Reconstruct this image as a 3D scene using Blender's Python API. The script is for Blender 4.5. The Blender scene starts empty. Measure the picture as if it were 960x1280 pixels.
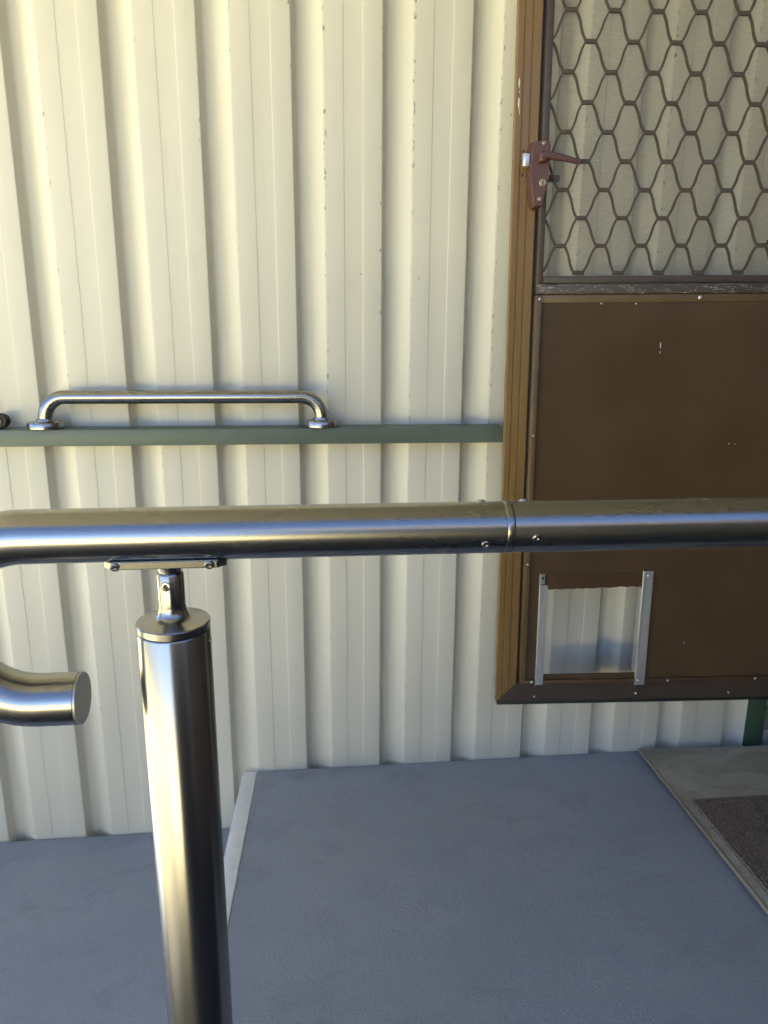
import bpy, bmesh, math, random
from mathutils import Vector, Matrix

random.seed(7)
SC = bpy.context.scene
COL = SC.collection
R = math.radians

# ------------------------------------------------------------------ camera
CAM_H = 1.1463
PITCH, YAW, ROLL = R(13.659), R(5.958), R(-0.338)
cy, sy, cp, sp = math.cos(YAW), math.sin(YAW), math.cos(PITCH), math.sin(PITCH)
fwd = Vector((sy * cp, cy * cp, -sp))
right = Vector((cy, -sy, 0))
down = fwd.cross(right)
cr, sr = math.cos(ROLL), math.sin(ROLL)
r2 = cr * right + sr * down
d2 = -sr * right + cr * down
cam = bpy.data.cameras.new("camera")
cam.sensor_fit = 'VERTICAL'
cam.sensor_height = 36.0
cam.lens = 887.0 / 1280.0 * 36.0
cam.clip_start = 0.02
cam.clip_end = 2000
camo = bpy.data.objects.new("camera", cam)
COL.objects.link(camo)
M = Matrix((r2, -d2, -fwd)).transposed().to_4x4()
M.translation = Vector((0, 0, CAM_H))
camo.matrix_world = M
SC.camera = camo

# ------------------------------------------------------------------ sky and sun
SUN_EL, SUN_AZ = R(42), R(-14)          # azimuth measured from +Y towards +X: the sun stands behind the house
W = bpy.data.worlds.new("World")
SC.world = W
W.use_nodes = True
wn = W.node_tree
sky = wn.nodes.new('ShaderNodeTexSky')
sky.sky_type = 'NISHITA'
sky.sun_disc = False
sky.sun_elevation = SUN_EL
sky.sun_rotation = SUN_AZ
sky.air_density = 0.45
sky.dust_density = 0.2
wn.links.new(sky.outputs[0], wn.nodes['Background'].inputs[0])
wn.nodes['Background'].inputs[1].default_value = 0.05
sun = bpy.data.lights.new("sun", 'SUN')
sun.energy = 5.0
sun.angle = R(0.53)
sun.color = (1.0, 0.93, 0.82)
suno = bpy.data.objects.new("sun", sun)
COL.objects.link(suno)
sd = Vector((math.sin(SUN_AZ) * math.cos(SUN_EL), math.cos(SUN_AZ) * math.cos(SUN_EL), math.sin(SUN_EL)))
suno.rotation_euler = sd.to_track_quat('Z', 'Y').to_euler()
suno.location = sd * 20

SC.view_settings.view_transform = 'Standard'
SC.view_settings.look = 'None'
SC.view_settings.gamma = 1.0
SC.view_settings.use_curve_mapping = False
SC.view_settings.exposure = 3.85
SC.render.engine = 'CYCLES'
SC.cycles.use_denoising = True
SC.cycles.max_bounces = 10
SC.cycles.diffuse_bounces = 6
SC.cycles.glossy_bounces = 6
SC.cycles.transparent_max_bounces = 12
SC.cycles.caustics_reflective = False
SC.cycles.sample_clamp_indirect = 6.0

# ------------------------------------------------------------------ material helpers
class NT:
    def __init__(s, name):
        s.m = bpy.data.materials.new(name)
        s.m.use_nodes = True
        s.t = s.m.node_tree
        s.b = s.t.nodes['Principled BSDF']
        s.out = s.t.nodes['Material Output']
        s.geo = s.t.nodes.new('ShaderNodeNewGeometry')
    def n(s, typ, **kw):
        nd = s.t.nodes.new(typ)
        for k, v in kw.items():
            setattr(nd, k, v)
        return nd
    def link(s, a, b):
        s.t.links.new(a, b)
    def val(s, sock, v):
        if isinstance(v, bpy.types.NodeSocket):
            s.link(v, sock)
        else:
            sock.default_value = v
    def pos(s, scale=(1, 1, 1), obj=False):
        mp = s.n('ShaderNodeMapping')
        if obj:
            tc = s.n('ShaderNodeTexCoord')
            s.link(tc.outputs['Object'], mp.inputs[0])
        else:
            s.link(s.geo.outputs['Position'], mp.inputs[0])
        mp.inputs['Scale'].default_value = scale
        return mp.outputs[0]
    def noise(s, vec, scale, detail=3, rough=.55, dist=0):
        nd = s.n('ShaderNodeTexNoise')
        s.link(vec, nd.inputs['Vector'])
        nd.inputs['Scale'].default_value = scale
        nd.inputs['Detail'].default_value = detail
        nd.inputs['Roughness'].default_value = rough
        nd.inputs['Distortion'].default_value = dist
        return nd.outputs[0]
    def ramp(s, v, lo, hi, a=0.0, b=1.0):
        nd = s.n('ShaderNodeMapRange', interpolation_type='SMOOTHSTEP')
        s.val(nd.inputs['Value'], v)
        for k, x in zip(('From Min', 'From Max', 'To Min', 'To Max'), (lo, hi, a, b)):
            nd.inputs[k].default_value = x
        return nd.outputs[0]
    def math(s, op, a, b=0.0):
        nd = s.n('ShaderNodeMath', operation=op)
        s.val(nd.inputs[0], a)
        s.val(nd.inputs[1], b)
        return nd.outputs[0]
    def mix(s, f, a, b, mode='MIX'):
        nd = s.n('ShaderNodeMix', data_type='RGBA', blend_type=mode)
        s.val(nd.inputs[0], f)
        s.val(nd.inputs[6], a)
        s.val(nd.inputs[7], b)
        return nd.outputs[2]
    def bump(s, h, strength=.3, dist=.002, normal=None):
        nd = s.n('ShaderNodeBump')
        nd.inputs['Strength'].default_value = strength
        nd.inputs['Distance'].default_value = dist
        s.link(h, nd.inputs['Height'])
        if normal:
            s.link(normal, nd.inputs['Normal'])
        s.link(nd.outputs[0], s.b.inputs['Normal'])
        return nd.outputs[0]
    def set(s, **kw):
        for k, v in kw.items():
            s.val(s.b.inputs[k.replace('_', ' ')], v)
        return s

def C4(r, g, b): return (r, g, b, 1.0)

MAT = {}
RIB_X0, PITCH_X = -0.6269, 0.2
def mk_wall():
    t = NT('cream_painted_steel')
    p = t.pos()
    big = t.noise(t.pos((1, 1, .35)), 3.0, 4)
    base = t.mix(t.ramp(big, .3, .7), C4(.605, .583, .488), C4(.665, .643, .545))
    # grime sitting along the pan edges and small specks
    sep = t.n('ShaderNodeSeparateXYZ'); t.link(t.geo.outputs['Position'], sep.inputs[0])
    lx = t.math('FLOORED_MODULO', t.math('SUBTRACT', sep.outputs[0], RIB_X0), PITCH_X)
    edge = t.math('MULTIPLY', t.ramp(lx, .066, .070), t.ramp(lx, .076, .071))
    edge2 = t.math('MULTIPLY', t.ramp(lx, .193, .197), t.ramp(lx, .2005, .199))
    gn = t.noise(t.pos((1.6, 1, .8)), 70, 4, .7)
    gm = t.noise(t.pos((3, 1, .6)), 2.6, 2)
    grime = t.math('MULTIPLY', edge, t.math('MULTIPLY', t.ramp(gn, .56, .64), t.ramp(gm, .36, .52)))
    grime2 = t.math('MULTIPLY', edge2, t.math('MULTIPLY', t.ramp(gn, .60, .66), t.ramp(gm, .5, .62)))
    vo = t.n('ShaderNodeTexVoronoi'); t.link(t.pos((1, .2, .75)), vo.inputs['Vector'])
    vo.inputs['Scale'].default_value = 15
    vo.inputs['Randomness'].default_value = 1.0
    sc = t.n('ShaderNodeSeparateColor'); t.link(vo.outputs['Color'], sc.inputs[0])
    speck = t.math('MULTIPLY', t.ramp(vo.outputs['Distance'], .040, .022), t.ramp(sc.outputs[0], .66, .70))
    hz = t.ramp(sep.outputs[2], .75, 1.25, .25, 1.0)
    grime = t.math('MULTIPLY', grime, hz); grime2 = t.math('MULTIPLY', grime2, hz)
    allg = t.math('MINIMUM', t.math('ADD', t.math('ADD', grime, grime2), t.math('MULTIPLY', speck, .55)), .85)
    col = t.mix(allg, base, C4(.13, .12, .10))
    # faint rusty run-off, mostly near the fixing rail
    st = t.noise(t.pos((9, 1, .9)), 3.2, 4, .6)
    col = t.mix(t.ramp(st, .63, .80, 0, .22), col, C4(.50, .40, .24))
    t.set(Base_Color=col, Roughness=t.ramp(big, .2, .8, .42, .55), Specular_IOR_Level=.45)
    w = t.noise(t.pos((1, 1, .18)), 9, 2)
    t.bump(w, .25, .004)
    return t.m
MAT['wall'] = mk_wall()

def mk_steel(name, axis, base=(.36, .358, .352), rough=.26, aniso=.0):
    t = NT(name)
    s = [1500, 1500, 1500]; s['XYZ'.index(axis)] = 40
    br = t.noise(t.pos(tuple(s)), 1.0, 3, .6)
    s2 = [14, 14, 14]; s2['XYZ'.index(axis)] = 4
    sm = t.noise(t.pos(tuple(s2)), 1.0, 4, .6)
    rg = t.ramp(sm, .3, .8, rough, rough + .03)
    col = t.mix(t.ramp(sm, .3, .75), C4(*base), C4(*[c * .95 for c in base]))
    col = t.mix(t.ramp(br, .3, .7, 0, .4), col, C4(*[c * .86 for c in base]))
    tv = t.n('ShaderNodeCombineXYZ')
    tv.inputs['XYZ'.index(axis)].default_value = 1.0
    t.set(Base_Color=col, Metallic=1.0, Roughness=rg, Anisotropic=aniso)
    t.link(tv.outputs[0], t.b.inputs['Tangent'])
    return t.m
MAT['steel_x'] = mk_steel('brushed_stainless_along', 'X', rough=.26, aniso=.5)
MAT['steel_z'] = mk_steel('brushed_stainless_upright', 'Z', rough=.22, aniso=.5)
MAT['steel'] = mk_steel('satin_stainless', 'Y', rough=.24)
MAT['screw'] = mk_steel('stainless_fastener', 'Z', (.5, .48, .45), .2)

def mk_deck(name, a, b):
    t = NT(name)
    p = t.pos()
    n1 = t.noise(p, 2.3, 5, .6, .4)
    n2 = t.noise(p, 9, 4, .6)
    col = t.mix(t.ramp(n1, .3, .72), C4(*a), C4(*b))
    col = t.mix(t.ramp(n2, .5, .8, 0, .35), col, C4(a[0] * .8, a[1] * .78, a[2] * .74))
    n3 = t.noise(t.pos((1.0, 1.6, 1)), 4.2, 6, .7, 1.5)
    col = t.mix(t.ramp(n3, .52, .74, 0, .42), col, C4(a[0] * .70, a[1] * .68, a[2] * .64))
    n4 = t.noise(t.pos((2.2, .7, 1)), 6, 5, .7, .8)
    col = t.mix(t.ramp(n4, .60, .80, 0, .35), col, C4(b[0] * 1.15, b[1] * 1.15, b[2] * 1.15))
    vo = t.n('ShaderNodeTexVoronoi'); fine = t.noise(p, 330, 2, .6)
    col = t.mix(t.ramp(fine, .60, .74, 0, .28), col, C4(a[0] * .55, a[1] * .55, a[2] * .55))
    t.link(t.pos((1, 1, 0)), vo.inputs['Vector']); vo.inputs['Scale'].default_value = 9
    sc = t.n('ShaderNodeSeparateColor'); t.link(vo.outputs['Color'], sc.inputs[0])
    sp_ = t.math('MULTIPLY', t.ramp(vo.outputs['Distance'], .030, .016), t.ramp(sc.outputs[1], .78, .82))
    col = t.mix(t.math('MULTIPLY', sp_, .8), col, C4(.02, .02, .022))
    t.set(Base_Color=col, Roughness=t.math('ADD', t.ramp(n2, .3, .7, .40, .54), t.ramp(n3, .45, .75, 0, .12)), Specular_IOR_Level=.5)
    g = t.noise(t.pos((1, 1, 1)), 150, 2, .5, 1.2)
    g2 = t.noise(t.pos((1, 1, 1)), 420, 2, .5)
    h = t.math('ADD', t.ramp(g, .42, .66), t.math('MULTIPLY', g2, .35))
    h = t.math('MULTIPLY', h, t.ramp(n1, .25, .7, .45, 1.0))
    t.bump(h, .44, .0019)
    return t.m
MAT['deck'] = mk_deck('blue_grey_deck_coating', (.268, .302, .36), (.308, .342, .40))

def simple(name, c, rough=.5, var=.12, scale=25, metal=0.0, bump=.08, stretch=(1, 1, 1), spec=.5):
    t = NT(name)
    n = t.noise(t.pos(stretch), scale, 4, .6)
    col = t.mix(t.ramp(n, .3, .72), C4(*[x * (1 - var) for x in c]), C4(*[min(1, x * (1 + var)) for x in c]))
    t.set(Base_Color=col, Roughness=t.ramp(n, .3, .7, max(.05, rough - .06), rough + .06), Metallic=metal, Specular_IOR_Level=spec)
    if bump:
        t.bump(n, bump, .002)
    return t.m
MAT['white'] = simple('white_nosing_paint', (.84, .86, .87), .5, .05, 40)
MAT['bronze'] = simple('bronze_anodised_frame', (.18, .108, .036), .36, .08, 30, 0, .03, (1, 1, .1))
MAT['bead'] = simple('brown_bead', (.12, .075, .032), .4, .08, 30)
MAT['brown'] = simple('brown_painted_panel', (.075, .043, .024), .34, .07, 8, 0, .03)
MAT['dkbrown'] = simple('dark_brown_frame', (.055, .040, .031), .45, .12, 30)
MAT['black'] = simple('black_rubber_seal', (.012, .012, .012), .55, .1, 40)
MAT['grille'] = simple('dark_brown_grille_coating', (.062, .047, .033), .5, .15, 60)
MAT['lock'] = simple('maroon_brown_lock_coating', (.095, .043, .033), .38, .08, 50)
MAT['alu'] = simple('raw_aluminium', (.70, .71, .72), .38, .08, 60, .85, .05, (1, 1, .1))
MAT['chip'] = simple('bare_chipped_spot', (.62, .58, .48), .6, .1, 90)
MAT['brass'] = simple('dull_brass', (.42, .36, .24), .4, .1, 60, .7)
MAT['satin'] = simple('satin_end_cap', (.42, .42, .40), .45, .04, 90, .9, 0)
MAT['rivet'] = simple('bright_rivet', (.75, .75, .73), .35, .08, 60, .8)
MAT['batten'] = simple('green_painted_timber', (.125, .160, .125), .5, .12, 14, 0, .12, (.15, 1, 1))
MAT['greenpost'] = simple('dark_green_painted_timber', (.055, .095, .055), .45, .12, 14, 0, .1, (1, 1, .15))
MAT['roof_in'] = simple('grey_soffit', (.33, .325, .31), .6, .05, 4)
MAT['house'] = simple('pale_house_render', (.5, .48, .42), .8, .08, 3)
MAT['timber'] = simple('bare_timber_edge', (.30, .25, .18), .7, .2, 30, 0, .2, (1, .1, 1))
MAT['inner_door'] = simple('cream_house_door', (.45, .42, .36), .5, .05, 4)
MAT['low_bounce'] = simple('dark_low_bounce_ground', (.045, .043, .040), .85, .2, 40, 0, .4)
MAT['concrete'] = simple('grey_concrete', (.30, .29, .26), .85, .12, 6)
MAT['baffle_green'] = simple('dark_green_baffle_steel', (.022, .034, .024), .5, .08, 3)
MAT['baffle_brown'] = simple('brown_baffle_wall', (.11, .075, .055), .8, .2, 20)
MAT['baffle'] = simple('brown_baffle_steel', (.055, .045, .036), .5, .08, 3)

def mk_worn():
    t = NT('scratched_dark_brown_rail')
    n = t.noise(t.pos((1, 1, 2.5)), 60, 5, .7)
    f = t.noise(t.pos((.6, 1, 2)), 260, 3, .7)
    m = t.math('MULTIPLY', t.ramp(n, .50, .64), t.ramp(f, .48, .58))
    col = t.mix(m, C4(.060, .045, .035), C4(.42, .41, .38))
    t.set(Base_Color=col, Roughness=.45)
    t.bump(n, .15, .001)
    return t.m
MAT['worn'] = mk_worn()

def mk_scratched_panel():
    t = NT('brown_panel_with_scuffs')
    n = t.noise(t.pos((1, 1, 1)), 7, 4)
    col = t.mix(t.ramp(n, .3, .7), C4(.070, .044, .023), C4(.083, .053, .028))
    f = t.noise(t.pos((8, 1, 3)), 22, 3, .7)
    g = t.noise(t.pos((1, 1, 1)), 5.5, 2)
    m = t.math('MULTIPLY', t.ramp(f, .72, .76), t.ramp(g, .6, .66))
    col = t.mix(m, col, C4(.4, .36, .28))
    t.set(Base_Color=col, Roughness=.26, Specular_IOR_Level=.6)
    w = t.noise(t.pos(), 2.4, 2)
    t.bump(w, .35, .012)
    return t.m
MAT['panel'] = mk_scratched_panel()

def mk_screen():
    t = NT('fine_insect_mesh')
    tr = t.n('ShaderNodeBsdfTransparent')
    mx = t.n('ShaderNodeMixShader')
    n = t.noise(t.pos((4, 1, 30)), 12, 4, .7)
    t.set(Base_Color=C4(.25, .235, .20), Roughness=.8)
    t.link(t.ramp(n, .25, .8, .33, .44), mx.inputs[0])
    t.link(tr.outputs[0], mx.inputs[1])
    t.link(t.b.outputs[0], mx.inputs[2])
    t.link(mx.outputs[0], t.out.inputs[0])
    return t.m
MAT['screen'] = mk_screen()

def mk_sill():
    t = NT('weathered_grey_green_sill_paint')
    n = t.noise(t.pos((1, 2.2, 1)), 7, 5, .65, .8)
    s = t.noise(t.pos((2, 9, 1)), 10, 4, .7)
    col = t.mix(t.ramp(n, .28, .78), C4(.39, .385, .33), C4(.24, .225, .19))
    col = t.mix(t.ramp(s, .62, .72, 0, .5), col, C4(.45, .45, .39))
    t.set(Base_Color=col, Roughness=.62)
    t.bump(s, .25, .002)
    return t.m
MAT['sill'] = mk_sill()

def mk_mat():
    t = NT('brown_ribbed_carpet')
    n = t.noise(t.pos(), 260, 3, .7)
    m = t.noise(t.pos(), 60, 3, .6)
    col = t.mix(t.ramp(n, .3, .7), C4(.10, .078, .062), C4(.36, .29, .235))
    col = t.mix(t.ramp(m, .4, .8, 0, .4), col, C4(.09, .072, .056))
    t.set(Base_Color=col, Roughness=.95, Specular_IOR_Level=.1)
    t.bump(n, 1.0, .004)
    return t.m
MAT['mat'] = mk_mat()

def mk_lawn():
    t = NT('dry_yellow_green_lawn')
    n = t.noise(t.pos(), .8, 6, .65)
    m = t.noise(t.pos(), 30, 4, .7)
    col = t.mix(t.ramp(n, .3, .7), C4(.57, .505, .285), C4(.52, .475, .265))
    col = t.mix(t.ramp(m, .3, .75, 0, .5), col, C4(.40, .37, .20))
    t.set(Base_Color=col, Roughness=.9, Specular_IOR_Level=.1)
    t.bump(m, .6, .03)
    return t.m
MAT['lawn'] = mk_lawn()

# ------------------------------------------------------------------ mesh helpers
def link(o, parent=None):
    COL.objects.link(o)
    if parent is not None:
        o.parent = parent
    return o

def mk_obj(name, mesh, mat, parent=None, smooth=None):
    if mat is not None and not mesh.materials:
        mesh.materials.append(MAT[mat] if isinstance(mat, str) else mat)
    o = bpy.data.objects.new(name, mesh)
    link(o, parent)
    if smooth is not None:
        for p in mesh.polygons:
            p.use_smooth = True
        mesh.set_sharp_from_angle(angle=R(smooth))
    return o

def tag(o, label=None, cat=None, group=None, kind=None):
    for k, v in (('label', label), ('category', cat), ('group', group), ('kind', kind)):
        if v:
            o[k] = v
    return o

def empty(name, loc=(0, 0, 0)):
    o = bpy.data.objects.new(name, None)
    o.location = loc
    o.empty_display_size = .05
    return link(o)

def from_bm(name, bm):
    bmesh.ops.recalc_face_normals(bm, faces=bm.faces)
    me = bpy.data.meshes.new(name)
    bm.to_mesh(me)
    bm.free()
    return me

def add_box(bm, x0, x1, y0, y1, z0, z1, bev=0.0, seg=2):
    res = bmesh.ops.create_cube(bm, size=1.0)
    vs = res['verts']
    for v in vs:
        v.co = Vector(((x0 + x1) / 2 + v.co.x * (x1 - x0), (y0 + y1) / 2 + v.co.y * (y1 - y0), (z0 + z1) / 2 + v.co.z * (z1 - z0)))
    if bev > 0:
        es = list({e for v in vs for e in v.link_edges})
        bmesh.ops.bevel(bm, geom=es, offset=bev, segments=seg, affect='EDGES', profile=.5)

def box(name, mat, x0, x1, y0, y1, z0, z1, bev=0.0, parent=None, seg=2):
    bm = bmesh.new()
    add_box(bm, x0, x1, y0, y1, z0, z1, bev, seg)
    return mk_obj(name, from_bm(name, bm), mat, parent, 40 if bev else None)

def lathe_bm(bm, prof, seg=32, mtx=Matrix.Identity(4)):
    """profile of (r, z) turned about local Z; ends closed"""
    rings = []
    for r, z in prof:
        rings.append([bm.verts.new(mtx @ Vector((r * math.cos(2 * math.pi * k / seg), r * math.sin(2 * math.pi * k / seg), z))) for k in range(seg)])
    for a, b in zip(rings, rings[1:]):
        for k in range(seg):
            bm.faces.new((a[k], a[(k + 1) % seg], b[(k + 1) % seg], b[k]))
    bm.faces.new(list(reversed(rings[0])))
    bm.faces.new(rings[-1])

def axis_mtx(loc, axis):
    q = Vector(axis).to_track_quat('Z', 'Y')
    return Matrix.Translation(Vector(loc)) @ q.to_matrix().to_4x4()

def lathe(name, mat, prof, loc=(0, 0, 0), axis=(0, 0, 1), seg=32, parent=None, smooth=35):
    bm = bmesh.new()
    lathe_bm(bm, prof, seg, axis_mtx(loc, axis))
    return mk_obj(name, from_bm(name, bm), mat, parent, smooth)

def tube_bm(bm, pts, r, seg=40, caps=True):
    pts = [Vector(p) for p in pts]
    n = len(pts)
    rings = []
    up = None
    for i, p in enumerate(pts):
        t = (pts[min(i + 1, n - 1)] - pts[max(i - 1, 0)]).normalized()
        if up is None:
            up = Vector((0, 1, 0)) if abs(t.y) < .9 else Vector((1, 0, 0))
        a = (up - t * up.dot(t)).normalized()
        b = t.cross(a)
        up = a
        rings.append([bm.verts.new(p + a * r * math.cos(2 * math.pi * k / seg) + b * r * math.sin(2 * math.pi * k / seg)) for k in range(seg)])
    for q, w in zip(rings, rings[1:]):
        for k in range(seg):
            bm.faces.new((q[k], q[(k + 1) % seg], w[(k + 1) % seg], w[k]))
    if caps:
        bm.faces.new(list(reversed(rings[0])))
        bm.faces.new(rings[-1])

def tube(name, mat, pts, r, seg=40, parent=None, caps=True):
    bm = bmesh.new()
    tube_bm(bm, pts, r, seg, caps)
    return mk_obj(name, from_bm(name, bm), mat, parent, 40)

def fillet(pts, rad, seg=3):
    out = [Vector(pts[0])]
    for i in range(1, len(pts) - 1):
        a, b, c = Vector(pts[i - 1]), Vector(pts[i]), Vector(pts[i + 1])
        r = min(rad if not isinstance(rad, (list, tuple)) else rad[i], (a - b).length * .45, (c - b).length * .45)
        p, q = b + (a - b).normalized() * r, b + (c - b).normalized() * r
        for k in range(seg + 1):
            t = k / seg
            out.append((1 - t) ** 2 * p + 2 * t * (1 - t) * b + t * t * q)
    out.append(Vector(pts[-1]))
    return out

def extrude_poly(name, mat, poly, z0, z1, parent=None, bev=0.0, top_only=False):
    bm = bmesh.new()
    lo = [bm.verts.new((x, y, z0)) for x, y in poly]
    hi = [bm.verts.new((x, y, z1)) for x, y in poly]
    n = len(poly)
    bm.faces.new(list(reversed(lo)))
    bm.faces.new(hi)
    for k in range(n):
        bm.faces.new((lo[k], lo[(k + 1) % n], hi[(k + 1) % n], hi[k]))
    if bev:
        bmesh.ops.bevel(bm, geom=list(bm.edges), offset=bev, segments=2, affect='EDGES', profile=.5)
    return mk_obj(name, from_bm(name, bm), mat, parent, 40 if bev else None)

# ------------------------------------------------------------------ ground, house shell, roof
GZ = -0.36
WALL_Y = 1.74
def sstep(t):
    t = max(0.0, min(1.0, t)); return t * t * (3 - 2 * t)
def ground_z(x, y):
    # the yard is level by the house and rises left and in front in an added bank that bounces sunlight onto the wall
    return GZ + .52 * max(sstep((-x - BANK0) / BANKW), sstep((-y - 3.3) / BANKW))
BANK0, BANKW = 2.35, 0.9
gx = [-300, -120, -50, -20, -10, -7, -5.5] + [-5 + .2 * k for k in range(19)] + [-1, 0, 2, 5, 10, 20, 50, 120, 300]
gy = [-300, -120, -50, -20, -10, -6] + [-5 + .2 * k for k in range(11)] + [-2 + k for k in range(9)] + [10, 20, 50, 120, 300]
bm = bmesh.new()
gv = [[bm.verts.new((x, y, ground_z(x, y))) for y in gy] for x in gx]
for i in range(len(gx) - 1):
    for j in range(len(gy) - 1):
        bm.faces.new((gv[i][j], gv[i + 1][j], gv[i + 1][j + 1], gv[i][j + 1]))
tag(mk_obj('ground', from_bm('ground', bm), 'lawn', None, 60), kind='structure')

HL, HR = -1.827, 6.0
low_bounce_o = box('path', 'low_bounce', -2.35, 8.0, -3.19, .575, GZ - .1, GZ + .012)  # added dark ground out of view, cuts bounce light and darkens the steel's reflections
tag(low_bounce_o, kind='structure')
house = empty('house', (0, 6, GZ))
tag(house, 'pale rendered house body behind the cream steel wall', 'house')
def hbox(name, mat, *a, **k):
    o = box(name, mat, *a, **k)
    o.parent = house
    o.matrix_parent_inverse = Matrix.Translation((0, -6, -GZ))
    return o
hbox('wall', 'house', HL, 1.30, 1.80, 9.0, GZ, 2.47)
hbox('wall', 'house', 2.12, HR, 1.80, 9.0, GZ, 2.47)
hbox('wall', 'house', 1.30, 2.12, 1.80, 9.0, 2.12, 2.47)
hbox('door', 'inner_door', 1.301, 2.119, 1.86, 1.90, .05, 2.119, .003)
hbox('door_sill', 'sill', 1.301, 2.119, 1.74, 9.0, GZ, .045)
hbox('sky_blocking_wall', 'baffle_brown', 2.9, 3.1, -2.6, 1.799, GZ, 2.47)  # added out of view to block sky light from the right
hbox('shade_casting_wall', 'house', HL + .3, HR, 2.0, 8.6, 2.601, 6.1)  # added upper storey, out of view, to shade the yard in front
hbox('shade_casting_roof', 'baffle', HL + .1, HR, 1.7, 8.9, 6.101, 6.6)  # top of the added storey, its edge sets how far the shade reaches
hbox('roof', 'roof_in', HL - .25, HR, -0.35, 9.4, 2.475, 2.60)

# added brown shed out of view: blocks light and darkens reflections in front of the landing
blocker = empty('light_blocker', (1.5, -4.2, GZ))
tag(blocker, 'added unseen brown shed standing across the yard from the landing', 'blocker')
def sbox(name, mat, *a, **k):
    o = box(name, mat, *a, **k)
    o.parent = blocker
    o.matrix_parent_inverse = Matrix.Translation(-blocker.location)
    return o
SHX0, SHX1, SHY0, SHY1, SHH = -0.4, 7.0, -6.6, -3.2, 2.55
sbox('wall', 'baffle', SHX0, SHX1, SHY0, SHY1, GZ, SHH)
for k in range(24):
    sbox('rib', 'baffle', SHX0 + .15 + k * .3, SHX0 + .19 + k * .3, SHY1 - .001, SHY1 + .02, GZ, SHH - .05)
sbox('roof', 'baffle', SHX0 - .15, SHX1 + .15, SHY0 - .15, SHY1 + .15, SHH + .001, SHH + .08)
sbox('door', 'dkbrown', 2.4, 3.5, SHY1 + .021, SHY1 + .05, GZ + .05, 1.7)

# added dark green fence out of view, limiting the sunlit ground that lights the wall
bf = empty('light_baffle', (-14.0, -1, GZ))
tag(bf, 'added unseen dark green fence on the far left side of the yard', 'baffle')
def fbox(name, mat, *a, **k):
    o = box(name, mat, *a, **k)
    o.parent = bf
    o.matrix_parent_inverse = Matrix.Translation(-bf.location)
    return o
for k in range(13):
    y = -14.4 + k * 2.0
    fbox('post', 'baffle_green', -14.03, -13.97, y - .03, y + .03, GZ, 1.7)
    fbox('panel', 'baffle_green', -14.015, -13.985, y + .031, y + 1.969, GZ + .04, 1.66)
for k in range(1):
    fbox('panel', 'baffle_green', -13.95, 7.0, -14.415, -14.385, GZ + .04, 1.66)

# ------------------------------------------------------------------ corrugated wall
cw = empty('corrugated_wall', (0, WALL_Y, GZ))
tag(cw, 'cream ribbed steel cladding wall behind the green rail and open door', 'wall')
def profile(k0, k1, xend=None):
    pts = []
    for k in range(k0, k1):
        x = RIB_X0 + k * PITCH_X
        # starts in the middle of a groove so that sheets meet down there
        seg = [(x + .020, .029), (x + .029, .029), (x + .068, 0), (x + .1125, 0), (x + .1138, .0007), (x + .1552, .0007), (x + .1565, 0), (x + .2, 0), (x + .2095, .029)]
        pts += seg if k == k0 else seg[1:]
    e = RIB_X0 + k1 * PITCH_X
    pts.append((e + .020, .029))
    if k1 == 9:
        pts += [(e + .029, .029), (e + .0672, .001)]
    rad = []
    for i, (a, b) in enumerate(pts):
        rad.append(.0055 if b > .02 else (.0009 if 0 < b < .01 else .0022))
    # pan steps stay crisp, rib corners are rolled
    P = []
    for i, (a, b) in enumerate(pts):
        P.append(Vector((a, b)))
    rads = []
    for i, (a, b) in enumerate(pts):
        lx = (a - RIB_X0) % PITCH_X
        rads.append(.006 if b > .02 else (.004 if (abs(lx - .068) < .003) else (.0025 if (lx < .003 or lx > .197) else .0008)))
    return fillet(P, rads, 3)
for a, b in ((-6, -3), (-3, 0), (0, 4), (4, 9)):
    pr_ = profile(a - 0, b)
    bm = bmesh.new()
    lo = [bm.verts.new((p.x, p.y, 0)) for p in pr_]
    hi = [bm.verts.new((p.x, p.y, 2.474 - GZ)) for p in pr_]
    for i in range(len(pr_) - 1):
        bm.faces.new((lo[i], lo[i + 1], hi[i + 1], hi[i]))
    me = bpy.data.meshes.new('cladding_sheet')
    bm.to_mesh(me); bm.free()
    mk_obj('cladding_sheet', me, 'wall', cw, 30)

# green timber post at the door opening
gp = box('door_post', 'greenpost', 1.2412, 1.2946, 1.733, 1.798, GZ, 2.47, .003)
tag(gp, 'dark green painted timber post below the door corner at far right', 'post')

# ------------------------------------------------------------------ decks
EDGE = lambda y: -.200 - .042 * (1.736 - y)
DY0, DY1 = 0.56, 1.736
landing = empty('landing', (0.9, 1.1, -.17))
tag(landing, 'blue grey coated landing with a white strip along its step edge', 'landing')
def child(o, parent):
    o.parent = parent
    o.matrix_parent_inverse = Matrix.Translation(-parent.location)
    return o
SW = .0385
child(extrude_poly('deck_panel', 'deck', [(EDGE(DY0) + SW, DY0), (2.3, DY0), (2.3, DY1), (EDGE(DY1) + SW, DY1)], -.045, 0), landing)
child(extrude_poly('nosing_strip', 'white', [(EDGE(DY0), DY0), (EDGE(DY0) + SW - .0005, DY0), (EDGE(DY1) + SW - .0005, DY1), (EDGE(DY1), DY1)], -.045, .0025, bev=.0015), landing)
child(extrude_poly('riser', 'deck', [(EDGE(DY0) + .012, DY0), (EDGE(DY0) + .03, DY0), (EDGE(DY1) + .03, DY1), (EDGE(DY1) + .012, DY1)], -.168, -.046), landing)
child(box('fascia', 'deck', EDGE(DY0) + .01, 2.3, DY0 + .002, DY0 + .02, GZ, -.046), landing)
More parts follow.
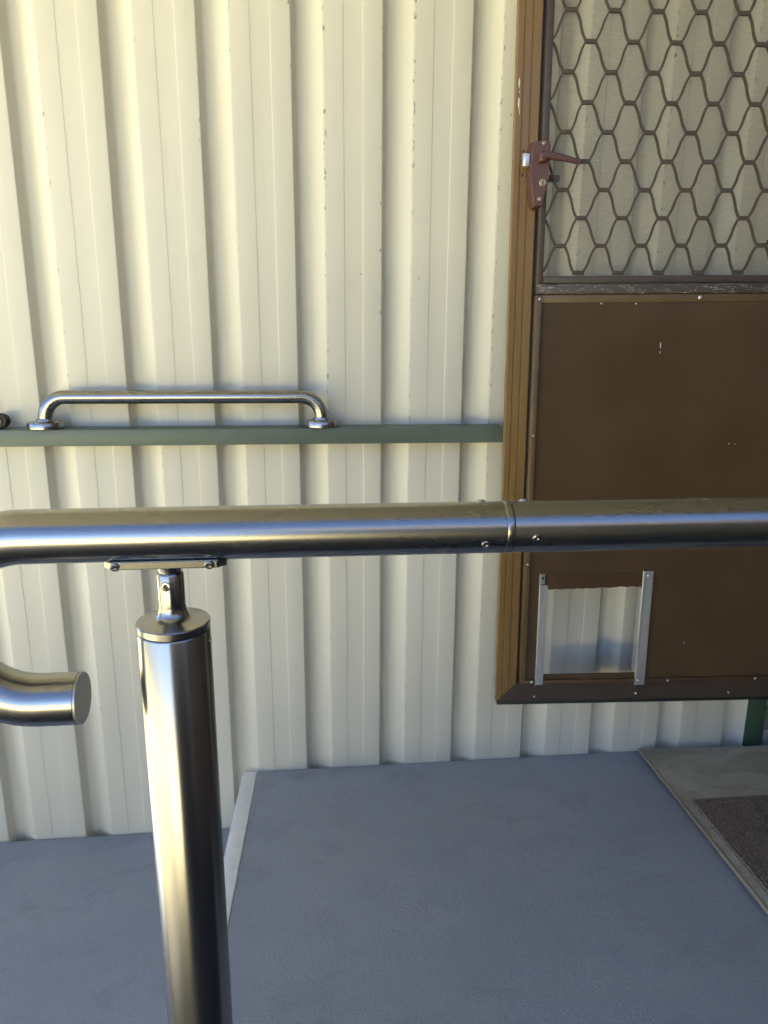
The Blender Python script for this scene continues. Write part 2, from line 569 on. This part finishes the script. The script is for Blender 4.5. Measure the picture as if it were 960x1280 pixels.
low = extrude_poly('lower_deck', 'deck', [(-2.34, DY0), (EDGE(DY0) + .010, DY0), (EDGE(DY1) + .010, DY1), (-2.34, DY1)], -.215, -.17)  # unseen left end lengthened to bounce sunlight onto the lower wall
tag(low, 'lower blue grey deck one step down at the left behind the post', 'deck')

# sill board with the door mat
sill = empty('sill_board', (1.1, 1.4, 0))
tag(sill, 'weathered grey green sill board raised above the landing under the door mat', 'sill board')
child(extrude_poly('board', 'sill', [(.9175, .70), (2.1, .70), (2.1, 1.690), (1.283, 1.6988), (.9175, 1.7235)], .010, .018, bev=.0015), sill)
child(extrude_poly('edge_lip', 'timber', [(.9045, .70), (.917, .70), (.917, 1.722), (.911, 1.722)], .010, .0195, bev=.0030), sill)
child(extrude_poly('packer', 'timber', [(.935, .72), (2.08, .72), (2.08, 1.68), (.935, 1.70)], .0005, .0098), sill)
mb = bmesh.new()
nx, ny = 60, 2
X0, X1, Y0, Y1 = .9365, 1.75, .80, 1.478
# ribbed pile: ridges run towards the wall
pts = []
k = 0
x = X0
ridge = .0085
prof = []
while x < X1 - ridge:
    prof += [(x, .0215), (x + ridge * .25, .0265), (x + ridge * .6, .0265), (x + ridge * .85, .0215)]
    x += ridge
prof = [(X0, .0185)] + prof + [(x, .0185)]
lo = [mb.verts.new((a, Y0, b)) for a, b in prof]
hi = [mb.verts.new((a, Y1, b)) for a, b in prof]
for i in range(len(prof) - 1):
    mb.faces.new((lo[i], lo[i + 1], hi[i + 1], hi[i]))
mb.faces.new(hi); mb.faces.new(list(reversed(lo)))
dm = mk_obj('door_mat', from_bm('door_mat', mb), 'mat')
tag(dm, 'dark brown ribbed carpet door mat lying on the sill board', 'door mat')

# ------------------------------------------------------------------ green rail with grab bar
bt = box('mounting_batten', 'batten', -1.8, .466, 1.672, 1.739, .9055, .9435, .0025)
tag(bt, 'green painted timber batten running along the cream wall under the grab bar', 'batten')

gb = empty('grab_bar', (-.29, 1.70, .9435))
tag(gb, 'short stainless steel grab bar with round flanges standing on the green batten', 'grab bar')
GY, GZc = 1.700, 1.0145
gx0, gx1, gr = -.603, .0266, .048
path = [(gx0, GY, .950)]
for k in range(13):
    a = math.pi - k / 12 * math.pi / 2
    path.append((gx0 + gr + gr * math.cos(a), GY, GZc - gr + gr * math.sin(a)))
for k in range(13):
    a = math.pi / 2 - k / 12 * math.pi / 2
    path.append((gx1 - gr + gr * math.cos(a), GY, GZc - gr + gr * math.sin(a)))
path.append((gx1, GY, .950))
child(tube('bar', 'steel_x', path, .0158, 32), gb)
for gx in (gx0, gx1):
    f = child(lathe('flange', 'steel', [(.0385, .9437), (.0402, .9455), (.0402, .9560), (.0385, .9590), (.021, .9610), (.0195, .966), (.0160, .9670)], (gx, GY, 0), seg=40), gb)

kb = empty('rubber_bumper', (-.703, 1.70, .9435))
tag(kb, 'small black and brown bumper on the green batten at the left edge', 'bumper')
child(lathe('ring', 'black', [(.0120, 0), (.0165, .003), (.0170, .020), (.0150, .026), (.0095, .027)], (-.7035, 1.722, .9608), (0, -1, 0), 28), kb)
child(lathe('core', 'lock', [(.0090, .020), (.0092, .0285), (.0070, .0305)], (-.7035, 1.722, .9608), (0, -1, 0), 24), kb)

# ------------------------------------------------------------------ screen door
v_yaw, v_sag = -0.0757896, 0.01298739
DO = Vector((0.45752, 1.60, CAM_H - 0.900159))
u0 = Vector((math.cos(v_yaw), math.sin(v_yaw), 0)); w0 = Vector((0, 0, 1))
U = math.cos(v_sag) * u0 + math.sin(v_sag) * w0
Wv = -math.sin(v_sag) * u0 + math.cos(v_sag) * w0
V = Wv.cross(U)
door = empty('screen_door')
DM = Matrix((U, V, Wv)).transposed().to_4x4(); DM.translation = DO
door.matrix_world = DM
tag(door, 'brown security screen door standing open against the cream wall, with a pet opening', 'screen door')
DWD, DHT = .80, 1.98

def mitre_rail(name, mat, length, prof, origin, along, across):
    """profile (a, y): a runs across from the outer edge; ends mitred at 45 degrees"""
    bm = bmesh.new()
    al, ac = Vector(along), Vector(across)
    o = Vector(origin)
    A = [bm.verts.new(o + al * a + ac * a + Vector((0, y, 0))) for a, y in prof]
    B = [bm.verts.new(o + al * (length - a) + ac * a + Vector((0, y, 0))) for a, y in prof]
    n = len(prof)
    for k in range(n):
        bm.faces.new((A[k], A[(k + 1) % n], B[(k + 1) % n], B[k]))
    bm.faces.new(A); bm.faces.new(list(reversed(B)))
    return mk_obj(name, from_bm(name, bm), mat, door, 30)
# ribbed flange: two shallow flutes
def flange_prof(w):
    f = [(0, .030), (0, .014), (.0015, .012)]
    for g in (.30, .63):
        c = w * g
        f += [(c - .0022, .012), (c - .0010, .0140), (c + .0010, .0140), (c + .0022, .012)]
    f += [(w - .001, .012), (w, .013), (w, .030)]
    return f
FW = .0513
mitre_rail('stile', 'bronze', DHT, flange_prof(FW), (0, 0, 0), (0, 0, 1), (1, 0, 0))
mitre_rail('stile', 'bronze', DHT, flange_prof(FW), (DWD, 0, 0), (0, 0, 1), (-1, 0, 0))
flat = [(0, .030), (0, .014), (.0015, .012), (.0085, .0120), (.0100, .0095), (FW - .001, .0095), (FW, .0105), (FW, .030)]
mitre_rail('bottom_rail', 'dkbrown', DWD, flat, (0, 0, 0), (1, 0, 0), (0, 0, 1))
mitre_rail('top_rail', 'bronze', DWD, flange_prof(FW), (0, 0, DHT), (1, 0, 0), (0, 0, -1))
box('bottom_seal', 'black', .004, DWD - .004, .0135, .028, -.009, -.0005, .001, door)
# rebate behind the dark gap and inner strips
box('rebate', 'black', FW + .0004, .0745, .020, .0295, FW + .0004, DHT - FW, 0, door)
box('rebate', 'black', DWD - .0745, DWD - FW - .0004, .020, .0295, FW + .0004, DHT - FW, 0, door)
box('inner_bead', 'bead', .0570, .0712, .0, .0195, .0635, .9965, .0012, door)
box('inner_bead', 'bead', DWD - .0712, DWD - .0570, .0, .0195, .0635, .9965, .0012, door)
box('inner_bead', 'dkbrown', .0570, .0715, -.001, .0195, .9985, 1.90, .0012, door)
box('inner_bead', 'dkbrown', DWD - .0715, DWD - .0570, -.001, .0195, .9985, 1.90, .0012, door)
box('inner_bead', 'brown', .0570, DWD - .057, .001, .0195, FW + .001, .0628, .0012, door)
# mid rail
box('mid_rail', 'worn', .0585, DWD - .0585, -.004, .018, .9985, 1.0190, .0025, door)
box('mid_rail', 'dkbrown', .0722, DWD - .0722, .000, .018, 1.0215, 1.0370, .0020, door)
box('top_bead', 'dkbrown', .0722, DWD - .0722, .000, .018, 1.885, 1.90, .0020, door)
box('panel_lip', 'bead', .0718, DWD - .0718, .0035, .018, .9805, .9978, .0010, door)
# kick panel with the pet opening cut out
OX0, OX1, OZ0, OZ1 = .1165, .3515, .0775, .3090
bm = bmesh.new()
xs = [.0716, OX0, OX1, DWD - .0716]; zs = [.0632, OZ0, OZ1, .9800]
for i in range(3):
    for j in range(3):
        if i == 1 and j == 1: continue
        f = [bm.verts.new((xs[i + a], .0075, zs[j + b])) for a, b in ((0, 0), (1, 0), (1, 1), (0, 1))]
        bm.faces.new(f)
bmesh.ops.remove_doubles(bm, verts=bm.verts, dist=1e-5)
# ragged upper edge of the cut
ext = bmesh.ops.extrude_face_region(bm, geom=list(bm.faces))
for g in ext['geom']:
    if isinstance(g, bmesh.types.BMVert): g.co.y += .0022
mk_obj('kick_panel', from_bm('kick_panel', bm), 'panel', door)
# remains of the flap head above the opening, with a ragged lower edge
bm = bmesh.new()
n = 22
lo = []; hi = []
for k in range(n + 1):
    x = OX0 + .002 + (OX1 - OX0 - .004) * k / n
    lo.append((x, OZ1 - .004 + random.uniform(-.0012, .0018) + .004 * (k / n)))
    hi.append((x, OZ1 + .034 + .0015 * math.sin(k * .4)))
fl = [bm.verts.new((x, .0052, z)) for x, z in lo]; fh = [bm.verts.new((x, .0052, z)) for x, z in hi]
bl = [bm.verts.new((x, .0072, z)) for x, z in lo]; bh = [bm.verts.new((x, .0072, z)) for x, z in hi]
for k in range(n):
    bm.faces.new((fl[k], fl[k + 1], fh[k + 1], fh[k]))
    bm.faces.new((fl[k], bl[k], bl[k + 1], fl[k + 1]))
    bm.faces.new((fh[k], fh[k + 1], bh[k + 1], bh[k]))
mk_obj('flap_head', from_bm('flap_head', bm), 'brown', door)
# aluminium flap channels
def channel(x0, x1, z0, z1, side, notch):
    bm = bmesh.new()
    add_box(bm, x0, x1, -.0005, .0015, z0 + (.004 if notch else 0), z1 - (.028 if notch else .0), .0004, 1)
    add_box(bm, x0, x0 + .0016, .0018, .0068, z0, z1, .0003, 1)
    add_box(bm, x1 - .0016, x1, .0018, .0068, z0 + .006, z1 - (.03 if notch else .012), .0003, 1)
    if side < 0:
        add_box(bm, x1 - .0012, x1 + .0, .0075, .030, OZ0, OZ1 - .004, .0003, 1)
    else:
        add_box(bm, x0, x0 + .0012, .0075, .030, OZ0, OZ1 - .004, .0003, 1)
    c = mk_obj('flap_channel', from_bm('flap_channel', bm), 'alu', door, 30)
    if notch:
        box('fixing_tab', 'alu', x0 + .0018, x1 - .006, .0042, .0064, z1 - .0275, z1 - .001, .0004, c, 1)
        lathe('screw', 'black', [(.0030, 0), (.0030, .0014), (.0016, .002)], ((x0 + x1) / 2 - .002, .0040, z1 - .011), (0, -1, 0), 14, c)
    else:
        lathe('screw', 'rivet', [(.0042, 0), (.0036, .0014), (.0016, .002)], ((x0 + x1) / 2, -.0006, z1 - .012), (0, -1, 0), 14, c)
        lathe('screw', 'rivet', [(.0042, 0), (.0036, .0014), (.0016, .002)], ((x0 + x1) / 2 - .003, -.0006, z0 + .012), (0, -1, 0), 14, c)
    return c
channel(.0968, .1160, .048, .346, -1, True)
channel(.3508, .3750, .047, .350, 1, False)
# rivets
RV = None
def rivet(x, z, y, r=.0028):
    global RV
    if RV is None:
        o = lathe('rivet', 'rivet', [(1, 0), (.92, .28), (.6, .48), (.2, .55)], (0, 0, 0), (0, -1, 0), 14, door)
        RV = o
    else:
        o = RV.copy(); link(o, door)
    o.location = (x, y, z); o.scale = (r, r, r)
for x, z, y, r in ((.0665, .9885, -.0005, .0032), (.207, .979, .0072, .0024), (.285, .978, .0072, .0022), (.427, .990, .003, .0046), (.66, .989, .003, .004),
                   (.0645, .685, -.0005, .0022), (.0645, .372, -.0005, .0026), (.0875, .060, .0005, .0036), (.435, .0575, .0005, .0030), (.66, .058, .0005, .003),
                   (.098, .0145, .0093, .0028), (.359, .0185, .0093, .0032), (.60, .016, .0093, .003), (.66, .70, .007, .002)):
    rivet(x, z, y, r)
# chipped paint: a few pale flecks on the panel and the stile edge
def chip(pts, y):
    bm = bmesh.new()
    c = (sum(p[0] for p in pts) / len(pts), sum(p[1] for p in pts) / len(pts))
    f = [bm.verts.new((x, y - .0003, z)) for x, z in pts]
    b_ = [bm.verts.new((c[0] + (x - c[0]) * 1.1, y + .0002, c[1] + (z - c[1]) * 1.1)) for x, z in pts]
    bm.faces.new(f)
    n = len(pts)
    for k in range(n):
        bm.faces.new((f[k], f[(k + 1) % n], b_[(k + 1) % n], b_[k]))
    mk_obj('paint_chip', from_bm('paint_chip', bm), 'chip', door)
def blob(cx, cz, rx, rz, y, n=9):
    chip([(cx + rx * math.cos(2 * math.pi * k / n) * random.uniform(.6, 1.2), cz + rz * math.sin(2 * math.pi * k / n) * random.uniform(.7, 1.15)) for k in range(n)], y)
for cx, cz, rx, rz, y in ((.3485, .8865, .0016, .0075, .0073), (.3490, .8710, .0011, .0028, .0073), (.0070, 1.4220, .0016, .0095, .0118), (.0072, 1.3860, .0018, .0120, .0118),
                          (.0090, 1.3690, .0010, .0060, .0118), (.0078, 1.405, .0009, .003, .0118), (.53, .66, .0010, .0022, .0073), (.545, .659, .0007, .0016, .0073), (.47, .155, .0009, .0018, .0073)):
    blob(cx, cz, rx, rz, y)
# insect mesh and grille
bm = bmesh.new()
bm.faces.new([bm.verts.new(p) for p in ((.0716, .0125, 1.02), (DWD - .0716, .0125, 1.02), (DWD - .0716, .0125, 1.888), (.0716, .0125, 1.888))])
mk_obj('insect_screen', from_bm('insect_screen', bm), 'screen', door)
grille = bpy.data.objects.new('security_grille', None); grille.empty_display_size = .05
link(grille, door)
PU, PW = .0893, .0568
bm = bmesh.new(); add_box(bm, -.0130, .0130, -.0035, .0035, -.0042, .0042, .0012, 1)
jm = from_bm('grille_joint', bm)
def strand_mesh(sgn):
    bm = bmesh.new()
    rings = []
    for k in range(9):
        t = k / 8
        o = sgn * .0013 * math.sin(2 * math.pi * t)
        rings.append([bm.verts.new((o + x, y, t - .5)) for x, y in ((-.0019, -.003), (.0019, -.003), (.0019, .003), (-.0019, .003))])
    for q, r_ in zip(rings, rings[1:]):
        for k in range(4):
            bm.faces.new((q[k], q[(k + 1) % 4], r_[(k + 1) % 4], r_[k]))
    bm.faces.new(list(reversed(rings[0]))); bm.faces.new(rings[-1])
    return from_bm('grille_strand', bm)
stm = {1: strand_mesh(1), -1: strand_mesh(-1)}
def gpos(u, w): return (u, w - (w - 1.04) * .030 * (u - .1))
row = 0
w = 1.0435
xa, xb = .0730, DWD - .0730
def strand(p, q):
    (x0, z0), (x1, z1) = p, q
    # clip to the opening
    if x0 > x1: x0, z0, x1, z1 = x1, z1, x0, z0
    if x1 < xa or x0 > xb: return
    if x0 < xa:
        z0 += (z1 - z0) * (xa - x0) / (x1 - x0); x0 = xa
    if x1 > xb:
        z1 = z0 + (z1 - z0) * (xb - x0) / (x1 - x0); x1 = xb
    d = Vector((x1 - x0, 0, z1 - z0)); L = d.length
    if L < .004: return
    o = mk_obj('grille_strand', stm[1 if d.z > 0 else -1], 'grille', grille)
    o.location = ((x0 + x1) / 2, .0065, (z0 + z1) / 2)
    o.rotation_euler = (0, math.atan2(d.x, d.z), 0)
    o.scale = (1, 1, L + .003)
while w < 1.88:
    off = .1505 if row % 2 == 0 else .1075
    nrm = range(-1, 9)
    for k in nrm:
        u = off + k * PU
        if xa + .013 < u < xb - .013:
            o = mk_obj('grille_joint', jm, 'grille', grille)
            px, pz = gpos(u, w)
            o.location = (px, .0065, pz)
            o.rotation_euler = (0, random.uniform(-.02, .02) + .01, 0)
        # strands going up to the neighbours in the row above
        if w + PW < 1.90:
            for s in (-1, 1):
                noff = .1075 if row % 2 == 0 else .1505
                nu = noff + round((u + s * PU / 2 - noff) / PU) * PU
                p = gpos(u + s * .0112, w + .003); q = gpos(nu - s * .0112, w + PW - .003)
                strand(p, q)
    w += PW; row += 1

# lock
bm = bmesh.new()
out = [(.0335, 1.3055), (.0690, 1.3090), (.0722, 1.300), (.0720, 1.236), (.0625, 1.1830), (.0570, 1.1755), (.0405, 1.1735), (.0355, 1.180), (.0275, 1.240), (.0268, 1.288)]
bk = [bm.verts.new((x, .010, z)) for x, z in out]
cx = .053
fr = [bm.verts.new((cx + (x - cx) * .86, -.024, 1.24 + (z - 1.24) * .95)) for x, z in out]
n = len(out)
for k in range(n):
    bm.faces.new((bk[k], bk[(k + 1) % n], fr[(k + 1) % n], fr[k]))
bm.faces.new(fr); bm.faces.new(list(reversed(bk)))
bmesh.ops.bevel(bm, geom=[e for e in bm.edges if all(v.co.y < -.02 for v in e.verts)], offset=.003, segments=2, affect='EDGES')
lk = mk_obj('lock_body', from_bm('lock_body', bm), 'lock', door, 40)
# lever: hub and bent arm
bm = bmesh.new()
add_box(bm, .0440, .0590, -.043, -.023, 1.2600, 1.2790, .003)
prev = None
secs = [(.050, -.0365, 1.2725, .0075, .0075), (.070, -.037, 1.2710, .0070, .0070), (.100, -.0365, 1.2660, .0058, .0055), (.126, -.035, 1.2605, .0050, .0045), (.131, -.035, 1.2595, .0040, .0038)]
rings = []
for x, y, z, a, b in secs:
    rings.append([bm.verts.new((x, y + dy * b, z + dz * a)) for dy, dz in ((-1, -.6), (-.6, -1), (.6, -1), (1, -.6), (1, .6), (.6, 1), (-.6, 1), (-1, .6))])
for q, w_ in zip(rings, rings[1:]):
    for k in range(8):
        bm.faces.new((q[k], q[(k + 1) % 8], w_[(k + 1) % 8], w_[k]))
bm.faces.new(rings[0]); bm.faces.new(list(reversed(rings[-1])))
mk_obj('lever', from_bm('lever', bm), 'lock', lk, 40)
box('lever_tip', 'black', .1312, .1352, -.0385, -.0315, 1.2555, 1.2630, .001, lk)
# the other side's handle shows through the screen
bm = bmesh.new(); add_box(bm, .060, .108, .034, .046, 1.236, 1.250, .003)
mk_obj('outer_handle', from_bm('outer_handle', bm), 'lock', lk, 40)
box('latch_bolt', 'alu', .0150, .0285, -.018, -.002, 1.2555, 1.2815, .0015, lk)
lathe('key_cylinder', 'brass', [(.0075, 0), (.0075, .0028), (.0062, .0036), (.0055, .0026), (.001, .0026)], (.0560, -.0238, 1.2222), (0, -1, 0), 24, lk)
box('keyway', 'black', .0550, .0570, -.0272, -.0262, 1.2180, 1.2262, 0, lk)
for x, z in ((.0555, 1.2990), (.0510, 1.1905)):
    lathe('screw', 'brass', [(.0042, 0), (.0040, .0010), (.0022, .0016), (.0014, .0008)], (x, -.0238, z), (0, -1, 0), 16, lk)
for x, z in ((.0200, 1.2905), (.0185, 1.2440)):
    lathe('screw', 'dkbrown', [(.0034, 0), (.0032, .0012), (.0012, .0020)], (x, .0118, z), (0, -1, 0), 14, lk)

# ------------------------------------------------------------------ handrail
hr = empty('handrail', (-.1365, .665, 0))
tag(hr, 'brushed stainless handrail on a round post, its end looping back below', 'handrail')
RY, RZ, RR = .665, .9666, .0256
JX = .1900
BX, BR = -.2680, .0830
path = [(JX - .004, RY, RZ - .0002), (0.0, RY, RZ), (BX, RY, RZ)]
for k in range(1, 28):
    a = math.pi / 2 + k / 28 * math.pi
    path.append((BX + BR * math.cos(a), RY, RZ - BR + BR * math.sin(a)))
path += [(BX, RY, RZ - 2 * BR), (-.2318, RY, RZ - 2 * BR)]
child(tube('rail_tube', 'steel_x', path, RR, 64), hr)
child(tube('rail_tube', 'steel_x', [(JX + .004, RY, RZ - .0002), (.9, RY, RZ - .0015), (1.9, RY, RZ - .004)], RR + .0001, 64), hr)
child(lathe('joint_collar', 'steel_x', [(RR - .0016, -.0042), (RR - .0002, -.0034), (RR + .0003, -.0024), (RR + .0003, .0024), (RR - .0002, .0034), (RR - .0016, .0042)], (JX, RY, RZ - .0002), (1, 0, 0), 64), hr)
child(lathe('end_cap', 'satin', [(RR - .0008, 0), (RR - .0008, .0012), (RR - .0002, .0014), (RR - .0002, .0030), (RR - .0012, .0040), (.001, .0042)], (-.2318, RY, RZ - 2 * BR), (1, 0, 0), 64), hr)
# joint screws: two on the camera side, two on top
def button(x, ang, r=.0043, parent=hr):
    d = Vector((0, -math.cos(ang), math.sin(ang)))
    p = Vector((x, RY, RZ)) + d * (RR - .0004)
    s = lathe('screw', 'screw', [(r, 0), (r, .0006), (r * .85, .0016), (r * .5, .0022), (r * .44, .0022), (r * .40, .0010), (.0003, .0010)], p, d, 20, None)
    child(s, parent)
    return s
button(.1655, R(-26)); button(.2150, R(-12)); button(.1660, R(104), .0046); button(.2095, R(104), .0046)
# saddle plate under the rail
bm = bmesh.new()
cxp = -.1380
outl = [(-.0565, -.009), (-.0490, -.0165), (.0490, -.0165), (.0565, -.009), (.0565, .009), (.0490, .0165), (-.0490, .0165), (-.0565, .009)]
lo = [bm.verts.new((cxp + x, RY + y * .97, .9366)) for x, y in outl]
hi = [bm.verts.new((cxp + x, RY + y, .9446)) for x, y in outl]
n = len(outl)
for k in range(n):
    bm.faces.new((lo[k], lo[(k + 1) % n], hi[(k + 1) % n], hi[k]))
bm.faces.new(hi); bm.faces.new(list(reversed(lo)))
bmesh.ops.bevel(bm, geom=list(bm.edges), offset=.0010, segments=1, affect='EDGES')
plate = child(mk_obj('saddle_plate', from_bm('saddle_plate', bm), 'steel', None, 20), hr)
for dx in (-.0450, .0410):
    s = lathe('screw', 'screw', [(.0048, 0), (.0048, .0008), (.0040, .0020), (.0022, .0026), (.0019, .0012), (.0003, .0012)], (cxp + dx, RY - .0157, .9398), (0, -1, -.55), 22)
    s.parent = plate
PX = -.1366
child(lathe('swivel_boss', 'steel', [(.0160, .9376), (.0118, .9350), (.0108, .9310), (.0104, .9240)][::-1], (PX, RY, 0), seg=32), hr)
child(lathe('stem', 'steel_z', [(.0114, .880), (.0128, .8905), (.0128, .9275), (.0120, .9287), (.0098, .9289)], (PX, RY, 0), seg=36), hr)
h = lathe('pin', 'screw', [(.0040, 0), (.0038, .0006), (.0026, .0008), (.0024, -.0004), (.0003, -.0004)], (PX - .0022, RY - .0125, .9180), (-.18, -1, 0), 18)
child(h, hr)
child(lathe('pin_hole', 'black', [(.0046, 0), (.0046, .0006)], (PX - .0022, RY - .0123, .9180), (-.18, -1, 0), 18), hr)
PR = .0352
child(lathe('post_cap', 'steel', [(PR - .0012, .8722), (PR + .0001, .8730), (PR + .0001, .8785), (PR - .0008, .8797), (.0290, .8808), (.0215, .8822), (.0168, .8844), (.0146, .8874), (.0134, .8910), (.0129, .8945)], (PX, RY, 0), seg=64), hr)
child(lathe('post', 'steel_z', [(PR, .002), (PR, .8695), (PR - .0008, .8707), (PR - .0022, .8712), (PR - .0022, .8722)], (PX, RY, 0), seg=64), hr)
child(lathe('base_flange', 'steel', [(.060, .0005), (.060, .008), (.057, .010), (.036, .010)], (PX, RY, 0), seg=48), hr)
s = lathe('screw', 'screw', [(.0036, 0), (.0034, .0010), (.0016, .0018)], (PX + PR * .995 - .0006, RY - .004, .8585), (1, -.12, 0), 16)
child(s, hr)
